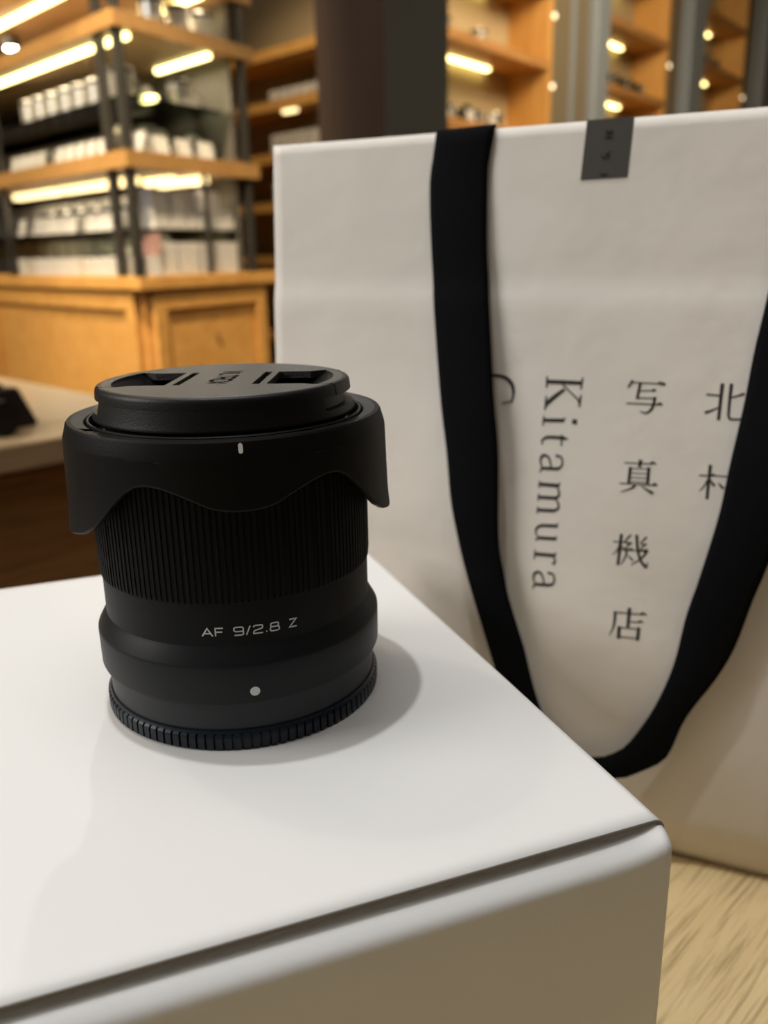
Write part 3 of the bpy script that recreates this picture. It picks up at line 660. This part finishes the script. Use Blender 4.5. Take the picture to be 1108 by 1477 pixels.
aL = math.radians(123.7); aR = math.radians(48.7)
ic = empty('display_case', (KX*MM, KY*MM, P(50)*MM)); tag(ic, 'tall dark steel and glass display case with lit wooden shelves on the island counter', 'display case')
def q_(z): return z - 50.0                      # heights inside the case
posts = [(0, 0), (0, 96), (0, 880), (0, 1660), (0, BE-26), (AE-8, 0), (AE-8, 1200), (AE-8, BE-26)]
for a, bb in posts:
    b = MB(); b.obl(isl, a, a+26, bb, bb+26, 0, q_(1260)); b.build('post', M['steel'], ic)
b = MB(); b.obl(isl, 306, 320, 8, 22, 0, q_(338)); b.build('divider', M['steel'], ic)
for z0, z1 in ((338, 382), (680, 720), (836, 876), (1220, 1260)):
    b = MB(); b.obl(isl, 26, AE-8, 20, BE-26, q_(z0), q_(z1)); s = b.build('shelf', M['board'], ic)
    e = MB(); e.obl(isl, -12, 26, -12, BE, q_(z0), q_(z1)); e.build('shelf_edge', M['edge'], s)
    e = MB(); e.obl(isl, 26, AE+50, -12, 20, q_(z0), q_(z1)); e.build('shelf_edge', M['edge'], s)
for z in (180, 528):
    b = MB(); b.obl(isl, 30, AE-12, 24, BE-30, q_(z-6), q_(z)); b.build('glass_shelf', M['glass'], ic)
def bar(a, b0, b1, z, m='led', w_=20, h=12):
    if b1-b0 > 150:                               # the strip's own light
        c = isl(a, (b0+b1)/2); l = bpy.data.lights.new('strip_light', 'AREA'); l.shape = 'RECTANGLE'; l.size = 0.03; l.size_y = (b1-b0)*MM
        l.energy = (b1-b0)*0.0028; l.color = (1.0, 0.84, 0.6); lo = bpy.data.objects.new('strip_light', l); C.objects.link(lo)
        lo.location = ((KX+c[0])*MM, (KY+c[1])*MM, (P(z)-h-4)*MM); lo.rotation_euler = (0, 0, aL-PI/2)
    b = MB(); b.obl(isl, a-w_/2, a+w_/2, b0, b1, q_(z)-h, q_(z)); b.build('light_strip', M[m], ic)
bar(62, -0+30, 178, 680); bar(60, 215, 930, 680); bar(378, 20, 318, 680)
bar(45, 330, 1000, 836); bar(362, 20, 420, 836); bar(150, 40, 100, 528+12, w_=30)
for a, b0, b1 in ((168, 210, 392), (168, 405, 720), (168, 760, 1110), (250, 110, 260), (330, 30, 290)): bar(a, b0, b1, 338, 'led_soft', 34, 22)
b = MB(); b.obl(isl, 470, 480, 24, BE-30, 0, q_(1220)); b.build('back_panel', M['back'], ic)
sp = MB(); sp.cyl(*isl(110, 872), q_(788), q_(818), 22, 26); c_ = sp.build('spot_lamp', M['steel'], ic, 40)
sp = MB(); sp.cyl(*isl(110, 872), q_(782), q_(788), 19); sp.build('bulb', M['led_white'], c_, 40)

# goods in the case: one object each
def put(proto, children, x, y, z, rz, label, cat, group, first):
    if proto not in first:
        first[proto] = children(); o = first[proto]
    else:
        o = first[proto].copy(); C.objects.link(o)
        for ch in list(first[proto].children):
            c2 = ch.copy(); C.objects.link(c2); c2.parent = o
    o.location = (x*MM, y*MM, z*MM+0.0003); o.rotation_euler = (0, 0, rz)
    tag(o, label, cat, group); return o
FIRST = {}
def mk_carton(w_, d, h, m='white'):
    def go():
        b = MB(); b.box(-w_/2, w_/2, 0, d, 0, h); o = b.build('product_box', M[m], None, bevel=1.5)
        b = MB(); b.box(-w_/2-0.6, w_/2+0.6, -0.6, d+0.6, h*0.72, h+0.6); b.build('box_lid', M[m], o, bevel=1.2); return o
    return go
def mk_card(w_, h):
    def go():
        b = MB(); t = 1.2
        b.hexa([(-w_/2, 0, 0), (w_/2, 0, 0), (w_/2, t, 0), (-w_/2, t, 0), (-w_/2, h*0.25, h), (w_/2, h*0.25, h), (w_/2, h*0.25+t, h), (-w_/2, h*0.25+t, h)])
        o = b.build('price_card', M['white'])
        b = MB(); b.hexa([(-w_/2, h*0.5, 0), (w_/2, h*0.5, 0), (w_/2, h*0.5+t, 0), (-w_/2, h*0.5+t, 0), (-w_/2, h*0.25+t, h), (w_/2, h*0.25+t, h), (w_/2, h*0.25+2*t, h), (-w_/2, h*0.25+2*t, h)])
        b.build('rear_leaf', M['white'], o); return o
    return go
def mk_camera(m):
    def go():
        b = MB(); b.box(-62, 62, 12, 46, 0, 66); o = b.build('display_camera', M[m], None, bevel=6)
        b = MB(); b.hexa([(-26, 12, 66), (26, 12, 66), (26, 42, 66), (-26, 42, 66), (-15, 16, 86), (15, 16, 86), (15, 38, 86), (-15, 38, 86)]); b.build('prism_hump', M[m], o, bevel=2)
        b = MB(); b.cyl(0, 33, 14, -40, 31, 29, axis='y'); b.build('lens_barrel', M['plastic'], o, 40)
        b = MB(); b.cyl(0, 33, -36, -42, 26, 26, axis='y'); b.build('lens_cap', M['silver'], o, 40)
        b = MB(); b.cyl(42, 28, 65, 73, 9); b.build('dial', M['silver'], o, 40); return o
    return go
def mk_lens(m):
    def go():
        b = MB(); b.cyl(0, 30, 0, 62, 30, 33, n=32); o = b.build('display_lens', M[m], None, 40)
        b = MB(); b.cyl(0, 30, 62, 72, 35, 35, n=32); b.build('front_ring', M['plastic'], o, 40)
        b = MB(); b.cyl(0, 30, 72, 76, 31, 30, n=32); b.build('lens_cap', M['silver'], o, 40); return o
    return go
def skip(i, n, z): return 8 < n < 15 and (i*7 + int(z)) % 6 == 0
def rowL(proto, fn, depth, b0, b1, n, z, label, cat, group, turn=0.0):
    for i in range(n):
        if skip(i, n, z): continue
        bb = b0 + (b1-b0)*i/max(n-1, 1); x, y = isl(depth, bb)
        put(proto, fn, KX+x, KY+y, P(z), aL-PI+turn+random.uniform(-0.06, 0.06), label, cat, group, FIRST)
def rowR(proto, fn, depth, a0, a1, n, z, label, cat, group, turn=0.0):
    for i in range(n):
        aa = a0 + (a1-a0)*i/max(n-1, 1); x, y = isl(aa, depth)
        put(proto, fn, KX+x, KY+y, P(z), aR+turn+random.uniform(-0.06, 0.06), label, cat, group, FIRST)
CB = mk_carton(62, 60, 54); TB = mk_carton(80, 70, 92); CD = mk_card(58, 52); DC = mk_camera('plastic'); SC = mk_camera('silver'); WL = mk_lens('silver'); BL = mk_lens('plastic')
# left side of the island
rowL('cb', CB, 30, 140, 860, 12, 50, 'small white product box on the island counter behind the left glass side', 'box', 'white boxes on the counter, left side')
rowL('cb', CB, 34, 52, 52, 1, 50, 'white product box between the two posts at the island corner, on the counter', 'box', 'box at the island corner')
rowL('mint', mk_carton(120, 60, 44, 'mint'), 120, 700, 820, 2, 104-54, 'pale green product box behind the white boxes on the counter', 'box', 'pale green boxes on the counter')
rowL('sc', SC, 185, 240, 540, 3, 50, 'silver camera behind the white boxes on the counter, left side', 'camera', 'cameras on the counter, left side')
rowL('cd', CD, 40, 140, 850, 12, 182, 'white price card on the lower glass shelf, left side', 'price card', 'price cards on the lower glass shelf, left side')
rowL('wl', WL, 130, 270, 830, 6, 182, 'silver lens behind the price cards on the lower glass shelf, left side', 'camera lens', 'lenses on the lower glass shelf, left side')
rowL('rose', mk_carton(56, 50, 60, 'rose'), 60, 60, 60, 1, 182-76, 'dull pink product box at the island corner', 'box', 'box at the island corner, pink')
rowL('cd', CD, 45, 150, 850, 11, 384, 'white price card on the middle wooden shelf, left side', 'price card', 'price cards on the middle wooden shelf, left side')
rowL('sc', SC, 165, 300, 820, 4, 384, 'silver camera behind the price cards on the middle wooden shelf, left side', 'camera', 'cameras on the middle wooden shelf, left side')
rowL('wl', WL, 70, 200, 770, 7, 530, 'silver lens in the row on the upper glass shelf, left side', 'camera lens', 'lenses on the upper glass shelf, left side')
rowL('cd', CD, 60, 30, 60, 1, 384, 'white price card between the corner posts on the middle wooden shelf', 'price card', 'price card at the island corner')
GB = mk_carton(92, 60, 118, 'grey')
rowL('gb', GB, 262, 340, 1840, 15, 384, 'tall grey product box behind the silver cameras on the middle wooden shelf', 'box', 'grey boxes on the middle wooden shelf')
rowL('gb', GB, 280, 340, 1840, 15, 50, 'tall grey product box at the back of the island counter, behind the small white boxes', 'box', 'grey boxes on the counter')
rowL('gb', GB, 262, 340, 1840, 15, 182, 'tall grey product box behind the silver lenses on the lower glass shelf', 'box', 'grey boxes on the lower glass shelf')
# right side of the island
rowR('tb', TB, 36, 150, 425, 4, 50, 'tall white product box on the island counter behind the right glass side', 'box', 'white boxes on the counter, right side')
rowR('cb', CB, 40, 140, 430, 5, 182, 'small white product box on the lower glass shelf, right side', 'box', 'white boxes on the lower glass shelf, right side')
rowR('cb', CB, 44, 140, 370, 4, 237, 'white product box standing on the second layer of the lower glass shelf, right side', 'box', 'second layer of boxes, right side')
rowR('cd', CD, 40, 78, 360, 4, 384, 'white price card on the middle wooden shelf, right side', 'price card', 'price cards on the middle wooden shelf, right side')
rowR('sc', SC, 130, 110, 400, 3, 384, 'silver camera behind the price cards on the middle wooden shelf, right side', 'camera', 'cameras on the middle wooden shelf, right side')
rowR('wl', WL, 60, 80, 300, 2, 530, 'silver lens on the upper glass shelf, right side', 'camera lens', 'lenses on the upper glass shelf, right side')
rowR('dc', DC, 200, 200, 400, 2, 530, 'black camera on the upper glass shelf, right side', 'camera', 'cameras on the upper glass shelf, right side')
rowR('wl', WL, 40, 200, 400, 3, 722, 'silver lens on the top lit shelf of the island, right side', 'camera lens', 'lenses on the top lit shelf, right side')

# ---------------------------------------------------------------- lit shelves far behind the island
fx, fy = 380.8, 4391.2
fu = empty('far_shelf', (fx*MM, fy*MM, 0)); tag(fu, 'wooden shelf rack with lit edges seen between the island and the brown pillar', 'shelf')
def far(a, b_): return (dL[0]*a - dL[1]*0 + dR[0]*b_, dL[1]*a + dR[1]*b_)
for a in (-420, 800):
    b = MB(); b.obl(far, a, a+40, 0, 300, 0, P(1500)); b.build('upright', M['steel'], fu)
for z in (-300, 100, 360, 590, 830, 1060):
    b = MB(); b.obl(far, -380, 800, -10, 300, P(z-46), P(z)); s = b.build('shelf', M['honey'], fu)
    if z in (360, 590, 830):
        b = MB(); b.obl(far, *{830: (-60, 40), 590: (-330, -200), 360: (-300, 0)}[z], 20, 50, P(z-60), P(z-46)); b.build('light_strip', M['led_soft'], s)
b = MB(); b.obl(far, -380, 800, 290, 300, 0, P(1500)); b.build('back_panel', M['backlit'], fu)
for i in range(6):
    x, y = far(-300+i*85, 40)
    put('cb', CB, fx+x, fy+y, P(830), aL-PI, 'white product box on the upper shelf of the far rack', 'box', 'boxes on the far rack, upper shelf', FIRST)
for i in range(5):
    x, y = far(-280+i*100, 40)
    put('tb', TB, fx+x, fy+y, P(590), aL-PI, 'white product box on the second shelf of the far rack', 'box', 'boxes on the far rack, second shelf', FIRST)
for i in range(5):
    x, y = far(-280+i*100, 40)
    put('tb', TB, fx+x, fy+y, P(360), aL-PI, 'white product box on the third shelf of the far rack', 'box', 'boxes on the far rack, third shelf', FIRST)
for i in range(5):
    x, y = far(-280+i*100, 40)
    put('tb', TB, fx+x, fy+y, P(100), aL-PI, 'white product box on the fourth shelf of the far rack', 'box', 'boxes on the far rack, fourth shelf', FIRST)

# ---------------------------------------------------------------- wall of lit wooden cubbies at the right
WA = math.radians(42.2); WX, WY = 0.9098, 3.2901
wn = ('nearest to the brown pillar', 'in the middle, between the two grey steel posts', 'farthest, at the right edge')
wd = (math.cos(WA), math.sin(WA))
def cabinet(i, s0, s1, s2, s3):
    cx, cy = WX+wd[0]*s0*MM, WY+wd[1]*s0*MM
    r = empty('wall_cabinet', (cx, cy, 0), WA); L = s1-s0
    tag(r, 'lit wooden wall cabinet with open cubbies, ' + wn[i], 'cabinet', 'wooden wall cabinets')
    D = 205.0
    b = MB(); b.box(-40, 0, 0, D, 0, P(1780)); b.build('side_panel', M['honey_v'], r)
    b = MB(); b.box(L, L+40, 0, D, 0, P(1780)); b.build('side_panel', M['honey_v'], r)
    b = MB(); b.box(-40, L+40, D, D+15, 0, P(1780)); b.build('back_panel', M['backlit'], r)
    for z in (-300, 0, 300, 600, 905, 1205, 1505):
        b = MB(); b.box(0, L, 0, D, P(z-34), P(z)); s = b.build('shelf', M['honey'], r)
        b = MB(); b.box(0, L, -4, 0, P(z-36), P(z)); b.build('shelf_edge', M['walnut'], s)
        b = MB(); b.box(30, L-210, D-32, D-12, P(z-46), P(z-34)); b.build('light_strip', M['led'], s)
    b = MB(); b.box(L+40, s2-s0, 6, D, 0, P(1780)); b.build('frame_panel', M['frame'], r)
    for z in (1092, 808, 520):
        b = MB(); b.cyl(L+46, P(z), -6, 6, 11, 11, axis='y'); b.build('led_glint', M['glint_glow'], r, 40)  # glowing discs added as strip reflections on the frame
    b = MB(); b.box(L+240, L+262, -8, 6, 0, P(1780)); b.build('frame_strip', M['post'], r)
    # steel post between this cabinet and the next
    b = MB(); b.box(s2-s0+10, s3-s0, -30, D, 0, P(1780)); b.build('steel_post', M['post'], r, bevel=4)
    return r
cabinet(0, -60, 818, 1250, 1410); cabinet(1, 1460, 2260, 2560, 2820); cabinet(2, 2870, 3715, 4100, 4300)
def onwall(s, dep): return (WX*1000+wd[0]*s-wd[1]*dep, WY*1000+wd[1]*s+wd[0]*dep)
def wallput(proto, fn, s, dep, z, label, cat, group, rz=0.0):
    x, y = onwall(s, dep); put(proto, fn, x, y, P(z), WA+rz, label, cat, group, FIRST)
for s in (120, 330): wallput('dc', DC, s, 90, 600, 'black camera in the cubby nearest to the brown pillar, just above the bag', 'camera', 'cameras in the nearest cubby')
for s in (60, 250, 430): wallput('cd', CD, s, 40, 600, 'white price card in the cubby nearest to the brown pillar', 'price card', 'price cards in the nearest cubby')
for s in (150, 420): wallput('wl', WL, s, 90, 905, 'silver lens in the upper cubby nearest to the brown pillar', 'camera lens', 'lenses in the upper nearest cubby')
wallput('bl', BL, 560, 90, 600, 'black lens beside the cameras in the cubby nearest to the brown pillar', 'camera lens', 'lens in the nearest cubby')
for s in (1600, 1800, 2000): wallput('dc', DC, s, 70, 905, 'black camera in the cubby between the two grey steel posts', 'camera', 'cameras in the middle cubby')
for s in (1560, 1720): wallput('cd', CD, s, 40, 600, 'white price card in the lower cubby between the grey steel posts', 'price card', 'price cards in the lower middle cubby')
for s in (3100, 3300): wallput('dc', DC, s, 70, 1205, 'black camera in the far right cubby', 'camera', 'cameras in the far right cubby')
